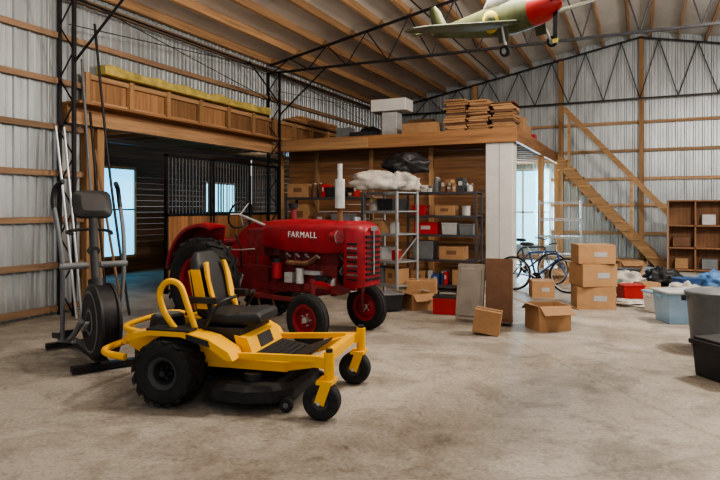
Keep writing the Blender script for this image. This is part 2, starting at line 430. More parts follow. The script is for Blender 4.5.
# ------------------------------------------------------------------ shelving
def shelf(name,w,d,h,levels,pm,sm_,items,loc,rz,clut=True,seed=1):
    b=B(name)
    for sx in (-1,1):
        for sy in (-1,1): b.box((sx*(w/2-.02),sy*(d/2-.02),h/2),(.04,.04,h),pm)
        b.beam((sx*(w/2-.02),-d/2,h*.35),(sx*(w/2-.02),d/2,h*.6),.015,.02,pm)
    for z in levels:
        b.box((0,0,z),(w-.01,d-.01,.02),sm_); b.box((0,-d/2+.01,z-.01),(w,.015,.05),pm); b.box((0,d/2-.01,z-.01),(w,.015,.05),pm)
    o=b.done(loc,rz)
    M=Matrix.Rotation(rz,3,'Z')
    occ={}
    for (nm,x,z,sz,m) in items:
        occ.setdefault(z,[]).append((x-sz[0]/2-.03,x+sz[0]/2+.03))
        if sz[0]<.05: continue
        c=B(nm); 
        if nm=='storage_bin':
            c.box((0,0,sz[2]/2),sz,m,taper=1.1); c.box((0,0,sz[2]),(sz[0]*1.14,sz[1]*1.14,.03),m)
        elif nm=='paint_can':
            c.cyl((0,0,0),(0,0,sz[2]),sz[0]/2,m); c.lathe([(sz[0]/2,0),(sz[0]/2+.006,0),(sz[0]/2+.006,.012),(sz[0]/2,.012)],(0,0,sz[2]-.012),(0,0,1),silver,20)
        else:
            c.box((0,0,sz[2]/2),sz,m); c.box((0,0,sz[2]+.001),(sz[0],.05,.003),cardd if m==card else lgry); c.box((0,-sz[1]/2-.002,sz[2]*.55),(sz[0]*.4,.003,sz[2]*.3),lgry if m!=card else cardd)
        c.done(Vector(loc)+M@Vector((x,-.02,z+.011)),rz+random.uniform(-.03,.03))
    if clut:
        rnd=random.Random(seed); c=B('shelf_clutter')
        for li,z in enumerate(levels):
            nz_=levels[li+1]-z if li+1<len(levels) else .4
            for row in (-.13,.1):
                x=-w/2+.08
                while x<w/2-.22:
                    ww=rnd.uniform(.07,.17); hh=rnd.uniform(.08,min(.3,nz_-.06))
                    if not any(a<x+ww and x<b_ for a,b_ in occ.get(z,[])):
                        mm=rnd.choice([card,cardd,redp,gry,lgry,bpl,dgry,yelp,blue,white,card,brass,bagw])
                        if rnd.random()<.4: c.cyl((x+ww/2,row,z+.011),(x+ww/2,row,z+.011+hh),ww/2*.85,mm,n=12); c.cyl((x+ww/2,row,z+.011+hh),(x+ww/2,row,z+.03+hh),ww/4,lgry,n=8)
                        else: c.box((x+ww/2,row,z+.011+hh/2),(ww*.9,.18,hh),mm,(0,0,rnd.uniform(-.15,.15))); c.box((x+ww/2,row-.095,z+.011+hh*.6),(ww*.5,.004,hh*.3),lgry)
                    x+=ww+.01
        c.done(loc,rz)
    return o
shelf('shelving_rack',1.45,.5,2.0,(.12,.62,1.12,1.5,1.97),rack,rack,[
 ('cardboard_box',-.5,.12,(.3,.35,.25),card),('storage_bin',-.4,.62,(.40,.35,.34),gry),('cardboard_box',.2,.62,(.5,.38,.26),card),
 ('cardboard_box',.42,.12,(.4,.35,.3),card),
 ('toolbox',-.35,1.12,(.5,.3,.24),redp),('storage_bin',.15,1.12,(.28,.3,.22),lgry),('storage_bin',.5,1.12,(.26,.3,.2),gry),
 ('storage_bin',-.5,1.5,(.26,.3,.2),redp),('cardboard_box',.05,1.5,(.4,.3,.2),card),('paint_can',.45,1.5,(.17,.17,.19),lgry)],W(1.72,12.2),0,seed=3)
shelf('shelving_rack',1.0,.5,1.95,(.3,.72,1.2,1.6,1.93),rackg,rackg,[
 ('storage_bin',-.2,.3,(.4,.34,.26),gry),('cardboard_box',.22,.3,(.3,.3,.28),card),('storage_bin',-.2,.72,(.35,.3,.2),lgry),('paint_can',.2,.72,(.17,.17,.19),redp),
 ('cardboard_box',-.2,1.2,(.35,.3,.22),card),('paint_can',.15,1.2,(.17,.17,.19),lgry),('storage_bin',.1,1.6,(.4,.34,.2),bpl)]+[('x',-.4+.1*k,1.93,(.04,0,0),card) for k in range(9)],W(.55,10.9),R(-55)+YAW,seed=5)
shelf('shelving_rack',1.9,.5,1.9,(.15,.7,1.25,1.88),rack,rack,[
 ('cardboard_box',-.65,1.88,(.5,.38,.3),card),('cardboard_box',-.6,1.25,(.4,.35,.48),card),('cardboard_box',-.1,1.25,(.3,.35,.3),cardd),('storage_bin',.4,1.25,(.4,.35,.26),gry),
 ('storage_bin',-.6,.7,(.5,.35,.3),lgry),('cardboard_box',.1,.7,(.5,.35,.3),card),('paint_can',.75,1.25,(.17,.17,.19),lgry),('storage_bin',.3,1.88,(.45,.36,.2),bpl)],W(-.7,13.1),0,seed=8)
b=B('stuffed_bag'); b.blob((0,0,.15),(.40,.27,.19),bagw,.25,2.5,seed=3); b.done(W(.28,10.7,1.97),.4)
b=B('stuffed_bag'); b.blob((0,0,.15),(.28,.26,.19),bagw,.3,2.5,seed=9); b.done(W(.80,11.0,1.97))
b=B('trash_bag'); b.blob((0,0,.53),(.40,.3,.2),bagb,.25,3,seed=5); b.done(W(.85,11.1,1.93))

# ------------------------------------------------------------------ loft contents
b=B('flattened_carton_stack')
for s_ in range(3):
    z=LZ
    for k in range(17):
        h=.03+random.random()*.03
        if z+h>LZ+.78-.08*s_: break
        b.box((.5*s_-.5+random.uniform(-.04,.04),random.uniform(-.04,.04),z+h/2),(.47+random.uniform(-.06,.04),.6,h*.9),card if k%4 else cardd,(0,0,random.uniform(-.1,.1))); z+=h+.004
b.done((-3.15,13.1,0))
b=B('white_pedestal'); b.box((0,0,.3),(.38,.35,.6),lgry); b.box((0,0,.76),(.88,.5,.28),white); b.done((-5.3,13.15,LZ),bevel=.015)
for (x,y,s_,m) in ((-4.45,12.85,(.8,.4,.26),card),(-4.7,13.6,(.6,.4,.45),cardd),(-5.95,12.85,(.5,.3,.14),bpl),(-6.5,13.1,(.35,.3,.3),gry),(-2.6,13.9,(.5,.4,.4),card),(-2.65,15,(.4,.4,.35),card),(-2.7,16.4,(.4,.4,.3),redp),(-3.9,13.9,(.5,.4,.55),card)):
    c=B('cardboard_box' if m in (card,cardd) else 'storage_bin'); c.box((0,0,s_[2]/2),s_,m); c.box((0,0,s_[2]+.002),(s_[0],.06,.004),lgry); c.done((x,y,LZ),random.uniform(-.15,.15))
b=B('trash_bag'); b.blob((0,0,.17),(.3,.25,.22),bagb,.25,3,seed=15); b.done((-6.2,13.9,LZ))

# ------------------------------------------------------------------ zero-turn mower
m=B('riding_mower')
for sy in (-1,1):
    m.wheel((0,sy*.47,.288),(0,sy,0),.276,.30,.125,dgry,lug=16,lh=.020,lw=.055,hub=bpl)
    prof=[(-.36,.55),(-.33,.60),(-.15,.63),(.18,.63),(.40,.585),(.58,.49),(.62,.42),(.56,.42),(.38,.53),(.15,.59),(-.15,.59),(-.3,.55)]
    m.prism([(x,sy*.34,z) for x,z in prof],(0,sy*.22,0),yel)
    m.prism([(-.34,sy*.315,.36),(-.34,sy*.315,.59),(.4,sy*.315,.57),(.60,sy*.315,.44),(.60,sy*.315,.36)],(0,sy*.02,0),yel)
    m.prism([(.20,sy*.561,.575),(.34,sy*.561,.54),(.42,sy*.561,.52),(.40,sy*.561,.575),(.2,sy*.561,.62)],(0,sy*.004,0),bpl)
    m.prism([(.36,sy*.3355,.42),(.5,sy*.3355,.42),(.5,sy*.3355,.48),(.36,sy*.3355,.5)],(0,sy*.004,0),bpl)
    m.box((0.02,sy*.46,.637),(.40,.18,.02),bpl)
    m.beam((-.4,sy*.29,.34),(1.0,sy*.30,.34),.06,.08,yel)
    m.beam((.98,sy*.30,.34),(1.34,sy*.46,.44),.06,.07,yel)
    m.beam((.56,sy*.40,.43),(1.3,sy*.46,.46),.04,.05,yel)
    m.cyl((1.42,sy*.50,.31),(1.42,sy*.50,.53),.042,yel)
    m.cyl((1.42,sy*.50,.53),(1.42,sy*.50,.555),.028,bpl)
    m.beam((1.28,sy*.44,.44),(1.42,sy*.50,.44),.06,.09,yel)
    m.box((1.40,sy*.50,.305),(.13,.17,.03),yel)
    for q in (-1,1): m.beam((1.42,sy*.50+q*.08,.31),(1.36,sy*.50+q*.08,.14),.014,.08,yel)
    m.wheel((1.36,sy*.50,.15),(0,sy,0),.15,.125,.06,dgry,lug=0)
    m.cyl((1.36,sy*.50-.1,.15),(1.36,sy*.50+.1,.15),.014,silver,n=8)
    m.tube([(.04,sy*.42,.60),(-.07,sy*.44,.76),(-.12,sy*.44,.93),(-.05,sy*.43,1.03),(.06,sy*.42,1.0),(.13,sy*.42,.84),(.20,sy*.4,.62)],.026,yel,10,6)
    m.tube([(.26,sy*.36,.62),(.36,sy*.36,.80),(.42,sy*.3,.87),(.44,sy*.14,.88)],.015,bpl,8,5)
    m.box((.20,sy*.29,.86),(.30,.07,.05),vin); m.beam((.04,sy*.27,.72),(.08,sy*.29,.85),.03,.03,bpl)
m.beam((1.34,-.48,.44),(1.34,.48,.44),.07,.08,yel)
m.beam((1.02,-.32,.36),(1.02,.32,.36),.05,.06,yel)
m.prism([(.70,-.30,.41),(.98,-.30,.37),(1.2,-.30,.45),(1.2,-.30,.47),(.98,-.30,.39),(.70,-.30,.435)],(0,.60,0),bpl)
for k in range(5): m.box((.74+k*.055,0,.428-k*.006),(.018,.5,.010),rub)
m.prism([(.58,-.33,.36),(.72,-.33,.36),(.64,-.33,.56),(.52,-.33,.58)],(0,.66,0),yel)
m.prism([(.675,-.14,.45),(.69,-.14,.45),(.65,-.14,.55),(.63,-.14,.55)],(0,.28,0),bpl)
dk=[(.32,-.46),(.44,-.55),(.72,-.57),(.94,-.50),(1.06,-.33),(1.10,0),(1.06,.33),(.94,.50),(.72,.57),(.44,.55),(.32,.46)]
m.loft([[Vector((x,y,.09)) for x,y in dk],[Vector((x,y,.18)) for x,y in dk],[Vector((.72+(x-.72)*.9,y*.92,.215)) for x,y in dk]],rub,smooth=False)
for sy in (-.34,0,.34): m.cyl((.7,sy,.215),(.7,sy,.28),.08,bpl)
m.wheel((1.03,-.42,.06),(0,1,0),.06,.05,.02,gry); m.wheel((1.03,.42,.06),(0,1,0),.06,.05,.02,gry)
m.box((-.32,0,.42),(.36,.5,.22),bpl); m.cyl((-.32,0,.53),(-.32,0,.66),.17,bpl,.15); m.cyl((-.32,0,.66),(-.32,0,.68),.12,gry)
m.box((-.1,0,.44),(.5,.62,.16),bpl); m.box((.28,0,.565),(.58,.62,.13),bpl)
m.tube([(-.36,-.58,.40),(-.56,-.56,.42),(-.62,-.4,.44),(-.62,.4,.44),(-.56,.56,.42),(-.36,.58,.40)],.03,yel,10,5)
m.tube([(-.3,-.42,.58),(-.46,-.42,.61),(-.53,-.25,.62),(-.53,.25,.62),(-.46,.42,.61),(-.3,.42,.58)],.024,yel,10,5)
for sy in (-1,1): m.beam((-.58,sy*.3,.44),(-.52,sy*.25,.6),.03,.03,yel)
m.cyl((-.45,.15,.38),(-.45,-.2,.38),.07,silver)
m.prism([(-.34,-.33,.36),(-.5,-.33,.44),(-.5,-.33,.55),(-.34,-.33,.6)],(0,.03,0),yel); m.prism([(-.34,.30,.36),(-.5,.30,.44),(-.5,.30,.55),(-.34,.30,.6)],(0,.03,0),yel)
def rr(cx,cz,hw,hh,x,n=20,p=4):
    out=[]
    for i in range(n):
        t=2*math.pi*i/n; c_,s_=math.cos(t),math.sin(t)
        out.append((hw*abs(c_)**(2/p)*(1 if c_>=0 else -1)+cx, hh*abs(s_)**(2/p)*(1 if s_>=0 else -1)+cz))
    return out
rings=[]
SX=.20
for x,hw,hh,cz in ((.0,.22,.05,.68),(.02,.25,.07,.69),(.2,.26,.065,.685),(.4,.255,.07,.70),(.48,.23,.06,.705),(.50,.2,.03,.70)):
    rings.append([Vector((x+SX,a,b_)) for a,b_ in rr(0,cz,hw,hh,x)])
m.loft(rings,vin)
rings=[]
for z,hw,hh in ((.68,.2,.05),(.72,.25,.07),(.88,.265,.07),(1.05,.255,.065),(1.19,.22,.055),(1.26,.15,.03)):
    xc=-.02-(z-.68)*.22
    rings.append([Vector((xc+b_+SX,a,z)) for a,b_ in rr(0,0,hw,hh,0)])
m.loft(rings,vin)
for sy in (-1,1):
    m.prism([(.055+SX,sy*.17,.77),(.024+SX,sy*.22,.9),(-.012+SX,sy*.22,1.05),(-.045+SX,sy*.19,1.17),(-.045+SX,sy*.14,1.18),(-.015+SX,sy*.16,1.02),(.025+SX,sy*.14,.85)],(.024,0,0),yel)
m.prism([(-.1+SX,-.19,.75),(-.175+SX,-.18,1.1),(-.185+SX,.18,1.1),(-.1+SX,.19,.75)],(-.03,0,0),yel)
m.prism([(-.06+SX,-.268,.78),(.04+SX,-.268,.78),(-.04+SX,-.262,1.12),(-.13+SX,-.262,1.12)],(0,-.006,0),yel)
mower=m.done(W(-1.49,5.54),YAW-R(14.5),bevel=.004)

# ------------------------------------------------------------------ tractor
t=B('farm_tractor')
for sy in (-1,1):
    t.wheel((0,sy*.60,.58),(0,sy,0),.56,.30,.32,red,lug=18,lh=.035,lw=.05,dish=.35)
    t.wheel((1.72,sy*.56,.285),(0,sy,0),.283,.13,.165,red,lug=0,dish=.3,hub=silver)
    for k in (-.03,.03): t.lathe([(.281,k-.008),(.289,k-.006),(.289,k+.006),(.281,k+.008)],(1.72,sy*.56,.285),(0,1,0),rub,36)
    ri,ro=.68,.70; rings=[]; fc=.63
    for i in range(11):
        a=R(72+i*10); rings.append([Vector((math.cos(a)*q,sy*y,fc+math.sin(a)*q)) for q,y in ((ri,.42),(ro,.42),(ro+.01,.55),(ro-.005,.68),(ri-.03,.68),(ri,.55))])
    t.loft(rings,red)
    pts=[(math.cos(R(72+i*10))*ri,sy*.42,fc+math.sin(R(72+i*10))*ri) for i in range(11)]
    t.prism(pts+[(-.3,sy*.42,.6),(.1,sy*.42,.6)],(0,sy*.012,0),red)
    t.cyl((0,sy*.12,.53),(0,sy*.56,.55),.085,redd,.07)
    t.cyl((1.72,sy*.47,.29),(1.72,sy*.47,.72),.03,redd,n=10); t.cyl((1.72,sy*.44,.29),(1.72,sy*.58,.29),.025,redd,n=10)
t.tube([(1.72,-.47,.66),(1.72,-.3,.64),(1.72,0,.56),(1.72,.3,.64),(1.72,.47,.66)],.042,red,8,5)
t.beam((1.68,-.4,.5),(1.68,.4,.5),.02,.02,silver)
t.cyl((1.72,0,.52),(1.72,0,.7),.06,redd)
t.box((-.05,0,.55),(.42,.34,.4),redd); t.box((.35,0,.6),(.65,.28,.32),redd)
v0=len(t.v)
t.cyl((.5,0,.66),(.62,0,.66),.2,redd,n=20)
t.box((1.0,0,.68),(.9,.26,.34),redd); t.box((1.0,0,.55),(.8,.22,.12),redd); t.box((1.0,0,.92),(.9,.22,.16),redd)
for k in range(4): 
    t.cyl((.74+k*.15,-.11,.93),(.74+k*.15,-.17,.96),.016,letter,n=8); t.tube([(.74+k*.15,-.17,.96),(.8+k*.12,-.22,.9),(.9,-.2,.8)],.007,blk,6,4)
t.tube([(.75,-.14,.86),(.8,-.2,.86),(1.1,-.2,.87),(1.2,-.17,.95)],.03,brass,8,4)
t.cyl((.98,-.2,.62),(.98,-.2,.8),.05,silver); t.cyl((.62,-.22,.66),(.62,-.22,.86),.06,red); t.cyl((.62,-.22,.86),(.62,-.22,.9),.065,blk)
t.box((.82,-.19,.68),(.12,.1,.12),silver); t.cyl((1.22,-.2,.68),(1.4,-.2,.68),.055,blk); t.cyl((1.25,-.1,.62),(1.43,-.1,.62),.09,silver,n=18)
t.cyl((1.44,0,.74),(1.46,0,.74),.13,blk); 
for k in range(4): t.box((1.49,0,.88),(.012,.07,.34),silver,(R(45+90*k),0,0))
t.box((1.1,-.15,.75),(.3,.05,.05),silver)
for sy in (-1,1): t.beam((.45,sy*.17,.55),(1.5,sy*.17,.58),.04,.09,redd)
def hr(x,hw,zb,zt,rc):
    P=[(-hw,zb)]; 
    for i in range(7):
        a=math.pi-i*math.pi/12; P.append((-hw+rc+math.cos(a)*rc, zt-rc*.8+math.sin(a)*rc*.8))
    for i in range(7):
        a=math.pi/2-i*math.pi/12; P.append((hw-rc+math.cos(a)*rc, zt-rc*.8+math.sin(a)*rc*.8))
    P.append((hw,zb)); return [Vector((x,a,b_)) for a,b_ in P]
t.loft([hr(.36,.17,1.08,1.34,.12),hr(.40,.20,1.04,1.37,.14),hr(.8,.215,1.0,1.39,.15),hr(1.3,.215,1.0,1.38,.15),hr(1.62,.205,1.02,1.37,.14)],red)
t.loft([hr(1.60,.215,.62,1.38,.14),hr(1.72,.215,.62,1.37,.14),hr(1.80,.19,.63,1.34,.13),hr(1.825,.15,.65,1.29,.1)],red)
for k in range(9): t.box((1.83,0,.72+k*.06),(.02,.26,.026),blk); 
for sy in (-1,1):
    for k in range(9): t.box((1.71,sy*.216,.72+k*.05),(.13,.01,.022),chrome if k%2 else blk)
    t.cyl((1.50,sy*.3,1.2),(1.60,sy*.3,1.2),.05,red,.08); t.cyl((1.60,sy*.3,1.2),(1.615,sy*.3,1.2),.082,chrome); t.beam((1.52,sy*.2,1.14),(1.52,sy*.3,1.18),.03,.02,redd)
t.box((1.84,0,1.02),(.015,.02,.5),chrome); t.box((1.845,0,1.29),(.012,.12,.05),chrome)
t.cyl((1.62,0,1.36),(1.62,0,1.42),.04,chrome)
ex=1.44
t.cyl((ex,-.06,1.36),(ex,-.06,1.60),.03,brass); t.cyl((ex,-.06,1.52),(ex,-.06,1.86),.055,silver,n=18); t.cyl((ex,-.06,1.86),(ex,-.06,2.04),.028,silver)
t.cyl((.6,.1,1.36),(.6,.1,1.52),.04,redd); t.cyl((.6,.1,1.52),(.6,.1,1.58),.06,blk)
for i in range(v0,len(t.v)):
    x,y,z=t.v[i]; t.v[i]=(x+.30*min(1,max(0,(x-.1)/.3))+.10*max(0,x-1),y,z)
t.cyl((.66,0,1.25),(-.02,0,1.44),.018,silver,n=8)
ax=Vector((-.93,0,.36)); cc=Vector((.02,0,1.44))
t.lathe([(.2+.014*math.cos(a),.014*math.sin(a)) for a in [i*math.pi/3 for i in range(6)]],cc,ax,blk,28)
_,u_,v_=frm(ax)
for k in range(3):
    a=2*math.pi*k/3; t.cyl(cc,cc+(u_*math.cos(a)+v_*math.sin(a))*.2,.009,silver,n=6)
t.lathe([(.001,0),(.16,.0),(.22,.05),(.23,.10),(.22,.10),(.2,.06),(.15,.02),(.001,.02)],(-.38,0,1.0),(0,0,1),redd,24)
t.beam((-.1,0,.72),(-.38,0,1.0),.06,.03,redd)
t.box((-.28,0,.42),(.12,.5,.05),redd); t.cyl((-.2,0,.5),(-.4,0,.5),.02,silver,n=8)
for sy in (-1,1): t.beam((-.2,sy*.25,.45),(-.55,sy*.25,.36),.03,.05,redd)
t.tube([(.2,-.15,.75),(.24,-.2,1.0),(.16,-.22,1.2)],.012,blk,6,4); t.tube([(.2,.12,.75),(.18,.14,1.05),(.1,.14,1.2)],.012,blk,6,4)
t.box((.2,-.35,.5),(.25,.18,.02),redd); t.beam((.3,-.3,.5),(.42,-.34,.68),.03,.05,silver)
t.tube([(.5,-.2,1.0),(.1,-.24,.98),(-.1,-.28,1.1)],.01,silver,6,4)
t.box((.47,0,1.08),(.32,.3,.34),redd)
t.beam((.62,-.38,.45),(1.45,-.38,.45),.03,.05,redd); t.beam((.65,-.4,.45),(.65,.4,.45),.04,.04,redd); t.beam((1.3,-.4,.45),(1.3,.4,.45),.04,.04,redd)
for xx in (.75,1.0): t.tube([(xx,-.38,.45),(xx+.03,-.38,.3),(xx-.1,-.38,.16),(xx+.02,-.38,.06)],.012,brass,6,4)
TP=W(-1.78,8.86); TR=YAW-R(36.5)
tractor=t.done(TP,TR,bevel=.004,scale=1.09)
cu=bpy.data.curves.new('hood_lettering','FONT'); cu.body='FARMALL'; cu.size=.10; cu.extrude=.002; cu.space_character=1.15; cu.materials.append(letter)
to=bpy.data.objects.new('hood_lettering',cu); bpy.context.scene.collection.objects.link(to); to.parent=tractor
to.location=(1.1,-.219,1.17); to.rotation_euler=(R(90),0,0)

# ------------------------------------------------------------------ elliptical
e=B('elliptical_trainer')
e.box((.45,0,.05),(.1,.62,.06),blk); e.box((-.85,0,.05),(.08,.6,.06),blk)
e.beam((-.85,0,.08),(.5,0,.08),.08,.06,dgry)
for sy in (-1,1):
    e.beam((-.85,sy*.16,.10),(-.1,sy*.16,.22),.04,.04,alum); 
    ph=.08*sy
    e.tube([(-.75,sy*.17,.17+ph*.3),(-.3,sy*.19,.28+ph),(.1,sy*.2,.42+ph),(.3,sy*.18,.5)],.028,gry,8,4)
    e.box((-.40,sy*.2,.31+ph),(.40,.16,.03),bpl,(0,-.15,0)); e.box((-.21,sy*.2,.37+ph),(.02,.16,.08),bpl); e.box((-.40,sy*.28,.335+ph),(.38,.012,.05),bpl,(0,-.15,0))
    sw=.12*sy
    e.tube([(-.05+sw*.6,sy*.27,.32+ph),(.02+sw*.4,sy*.29,.7),(.08,sy*.31,1.05),(.0-sw*.4,sy*.34,1.38),(-.14-sw,sy*.37,1.66)],.024,gry,8,5)
    e.tube([(-.14-sw,sy*.37,1.64),(-.19-sw,sy*.37,1.76),(-.17-sw,sy*.35,1.88),(-.08-sw,sy*.30,1.94)],.027,bpl,8,4)
    e.cyl((.08,sy*.06,1.05),(.08,sy*.34,1.05),.035,gry,n=12)
    e.lathe([(.001,.03),(.18,.03),(.34,.025),(.39,.01),(.39,-.02),(.001,-.02)],(.36,sy*.09,.49),(0,sy,0),bpl,36)
    e.lathe([(.10,.032),(.12,.04),(.14,.032)],(.36,sy*.09,.49),(0,sy,0),gry,30)
    e.lathe([(.29,.03),(.30,.036),(.32,.03)],(.36,sy*.09,.49),(0,sy,0),gry,36)
    e.beam((.36,sy*.13,.49),(.2,sy*.14,.38),.05,.025,silver)
e.cyl((.36,-.1,.49),(.36,.1,.49),.37,blk,n=36)
e.tube([(.42,0,.1),(.3,0,.5),(.14,0,.95),(.06,0,1.3),(.03,0,1.6)],.045,dgry,10,5)
e.tube([(.3,0,.5),(.16,0,.9)],.085,bpl,10,3)
def rp2(xo,hw,hh,cz,tilt=-.45,n=20):
    return [Vector((xo*math.cos(tilt)+q2*math.sin(-tilt)*-1+0,q1,cz+q2*math.cos(tilt)-xo*math.sin(tilt))) for q1,q2 in rr(0,0,hw,hh,0,n,5)]
e.loft([rp2(-.035,.18,.14,1.70),rp2(-.03,.20,.16,1.70),rp2(.02,.20,.16,1.70),rp2(.05,.12,.1,1.70)],bpl)
e.loft([rp2(-.040,.14,.10,1.70),rp2(-.036,.14,.10,1.70)],dgry)
e.tube([(.0,-.2,1.38),(-.15,-.22,1.4),(-.22,-.1,1.42),(-.22,.1,1.42),(-.15,.22,1.4),(0,.2,1.38)],.018,bpl,8,4)
e.cyl((.12,0,1.2),(-.02,0,1.2),.05,bpl)
e.done(W(-2.90,6.5),YAW-R(52),bevel=.004)

b=B('leaning_poles')
for k,(a,c_) in enumerate((((0,0,.02),(-.55,.15,3.2)),((.1,.2,.02),(-.55,.25,2.6)),((.05,-.2,.02),(-.5,-.05,4.0)),((-.1,-.38,.02),(-.55,-.33,2.9)),((-.12,-.46,.02),(-.58,-.45,2.9)))): b.cyl(a,c_,.02,(blk,rafZ,gry,alum,alum)[k],n=8)
b.tube([(.35,.1,.02),(.1,.15,1.0),(-.2,.2,2.4),(-.45,.15,4.6)],.02,blk,8,5)
b.done((-7.45,6.75,0))

# ------------------------------------------------------------------ model aeroplane
a=B('hanging_model_aeroplane')
def ring(x,ry,rz,cz,n=20): return [Vector((x,ry*math.cos(2*math.pi*i/n),cz+rz*math.sin(2*math.pi*i/n))) for i in range(n)]
a.loft([ring(-1.05,.02,.04,.06),ring(-.8,.05,.08,.05),ring(-.4,.10,.13,.02),ring(0,.14,.18,0),ring(.3,.145,.18,0),ring(.5,.14,.165,0)],olive)
a.loft([ring(.5,.142,.167,0),ring(.62,.13,.15,0),ring(.72,.10,.11,0),ring(.80,.05,.05,0),ring(.83,.01,.01,0)],redp)
a.loft([ring(-.15,.04,.02,.16),ring(-.05,.08,.1,.18),ring(.1,.09,.13,.18),ring(.25,.06,.06,.17)],lgry)
for sy in (-1,1):
    rings=[]
    for y,ch,x0_,z in ((.1,.5,.4,-.08),(.5,.47,.39,-.05),(1.0,.4,.36,-.01),(1.3,.3,.31,.02),(1.42,.16,.25,.03)):
        P=[]
        for u1,v1 in ((0,0),(.08,.05),(.3,.075),(.6,.05),(1,.0),(.6,-.02),(.3,-.03),(.08,-.025)): P.append(Vector((x0_-u1*ch,sy*y,z+v1*ch*1.1)))
        rings.append(P)
    a.loft(rings,planeg)
    a.loft([[Vector((-.85-u1*.22*k+.0,sy*y,.08+v1*.2)) for u1,v1 in ((0,0),(.3,.05),(1,0),(.3,-.05))] for y,k in ((.03,1),(.35,.9),(.45,.5))],olive)
    a.lathe([(.001,0),(.12,0),(.12,.004),(.001,.004)],(.02,sy*.143,.0),(-.02,sy,0),yelp,24)
    a.lathe([(.001,0),(.08,0),(.08,.004),(.001,.004)],(.02,sy*.148,.0),(-.02,sy,0),olive,24)
    a.cyl((.3,sy*.3,-.06),(.36,sy*.36,-.32),.014,silver,n=8); a.wheel((.36,sy*.38,-.34),(0,1,0),.06,.045,.028,lgry)
    a.box((.3,sy*.3,-.18),(.14,.01,.14),planeg)
a.loft([[Vector((-.78-.27*u1,v1*.02,.1)) for u1,v1 in ((0,0),(.3,1),(1,0),(.3,-1))],[Vector((-.86-.2*u1,v1*.015,.3)) for u1,v1 in ((0,0),(.3,1),(1,0),(.3,-1))],[Vector((-.93-.1*u1,v1*.01,.38)) for u1,v1 in ((0,0),(.3,1),(1,0),(.3,-1))]],olive)
for k in range(3):
    an=R(15+120*k); d=Vector((0,math.cos(an),math.sin(an)))
    a.beam(Vector((.76,0,0)),Vector((.76,0,0))+d*.38,.012,.055,blk); a.beam(Vector((.76,0,0))+d*.34,Vector((.76,0,0))+d*.38,.014,.057,yelp)
for (x,y) in ((.4,0),(-.6,0)): a.cyl((x,y,.15),(x,y,2.6),.003,blk,n=5)
a.done(W(1.36,5.9,3.50),rot=(R(16),R(2),YAW-R(56)),scale=.9)

# ------------------------------------------------------------------ floor clutter
def openbox(name,loc,sz,rz,m=card,open_=True):
    w,d,h=sz; t_=.012; b=B(name)
    b.box((0,0,.008),(w,d,.016),m)
    for sx in (-1,1): b.box((sx*w/2,0,h/2),(t_,d,h),m); 
    for sy in (-1,1): b.box((0,sy*d/2,h/2),(w,t_,h),m)
    if open_:
        for sx in (-1,1): b.beam((sx*w/2,0,h),(sx*(w/2+.17),0,h-.08*(1 if sx>0 else -.6)),d*.96,.008,m)
        for sy in (-1,1): b.beam((0,sy*d/2,h),(0,sy*(d/2+.14),h-.1),w*.96,.008,m)
    else:
        b.box((0,0,h),(w,d,.012),m); b.box((0,0,h+.007),(w,.06,.003),cardd)
        b.box((w*.1,-d/2-.008,h*.5),(w*.35,.003,h*.25),lgry)
    return b.done(loc,rz)
openbox('cardboard_box',W(2.58,8.25),(.46,.4,.34),YAW+.2)
q=W(3.90,10.05); z=0
for sz in ((.60,.5,.36),(.58,.5,.36),(.58,.48,.3)):
    openbox('cardboard_box',(q.x,q.y,z),sz,YAW+random.uniform(-.15,.15),open_=False); z+=sz[2]+.014
openbox('cardboard_box',W(3.42,11.3),(.4,.4,.3),.3,open_=False)
b=B('tall_cabinet_carton'); b.box((0,0,.46),(.36,.3,.90),cardd,(R(-6),0,0)); b.box((0,-.16,.46),(.30,.012,.76),cardd,(R(-6),0,0)); b.done(W(2.0,8.6,.02),YAW-.3)
b=B('cardboard_box'); b.box((0,0,.165),(.34,.26,.3),card,(0,R(8),0)); b.box((.03,0,.316),(.34,.06,.004),cardd,(0,R(8),0)); b.done(W(1.68,7.9,.008),YAW-.3)
b=B('plastic_lid_panel'); b.box((0,0,.42),(.40,.06,.82),taupe,(R(-14),0,0)); b.box((0,-.035,.42),(.32,.02,.7),taupe,(R(-14),0,0)); b.done(W(1.62,8.8,.01),YAW-.4,bevel=.01)
b=B('toolbox'); b.box((0,0,.13),(.42,.3,.26),redp); b.box((0,0,.27),(.43,.31,.03),bpl); b.tube([(-.15,0,.28),(-.12,0,.34),(.12,0,.34),(.15,0,.28)],.012,bpl,8,3); b.done(W(1.38,9.45),YAW-.3,bevel=.01)
openbox('cardboard_box',W(.95,9.95),(.4,.4,.26),YAW+.4)
openbox('cardboard_box',W(1.1,10.65),(.5,.4,.38),YAW-.2,open_=False)
b=B('storage_bin'); b.box((0,0,.15),(.42,.32,.26),bpl,taper=1.1); b.box((0,0,.28),(.5,.38,.03),gry); b.done(W(.42,9.7),YAW+.3,bevel=.01)
for (l,d_,s_,mm) in ((4.72,8.75,1.0,tote),(4.85,9.6,.72,white)):
    b=B('storage_tote'); b.box((0,0,.22*s_),(.62*s_,.42*s_,.44*s_),mm,taper=1.12); b.box((0,0,.45*s_),(.74*s_,.52*s_,.035),tote if s_<1 else lgry); 
    for sx in (-1,1): b.box((sx*.36*s_,0,.38*s_),(.04,.16,.05),mm)
    b.done(W(l,d_),YAW+random.uniform(-.3,.3),bevel=.012)
b=B('trash_can'); b.lathe([(.001,.0),(.22,0),(.235,.05),(.28,.62),(.30,.63),(.30,.66),(.26,.66),(.21,.04),(.001,.04)],(0,0,0),(0,0,1),gry,28)
b.lathe([(.001,.72),(.15,.715),(.28,.68),(.31,.67),(.31,.65),(.001,.65)],(0,0,0),(0,0,1),gry,28)
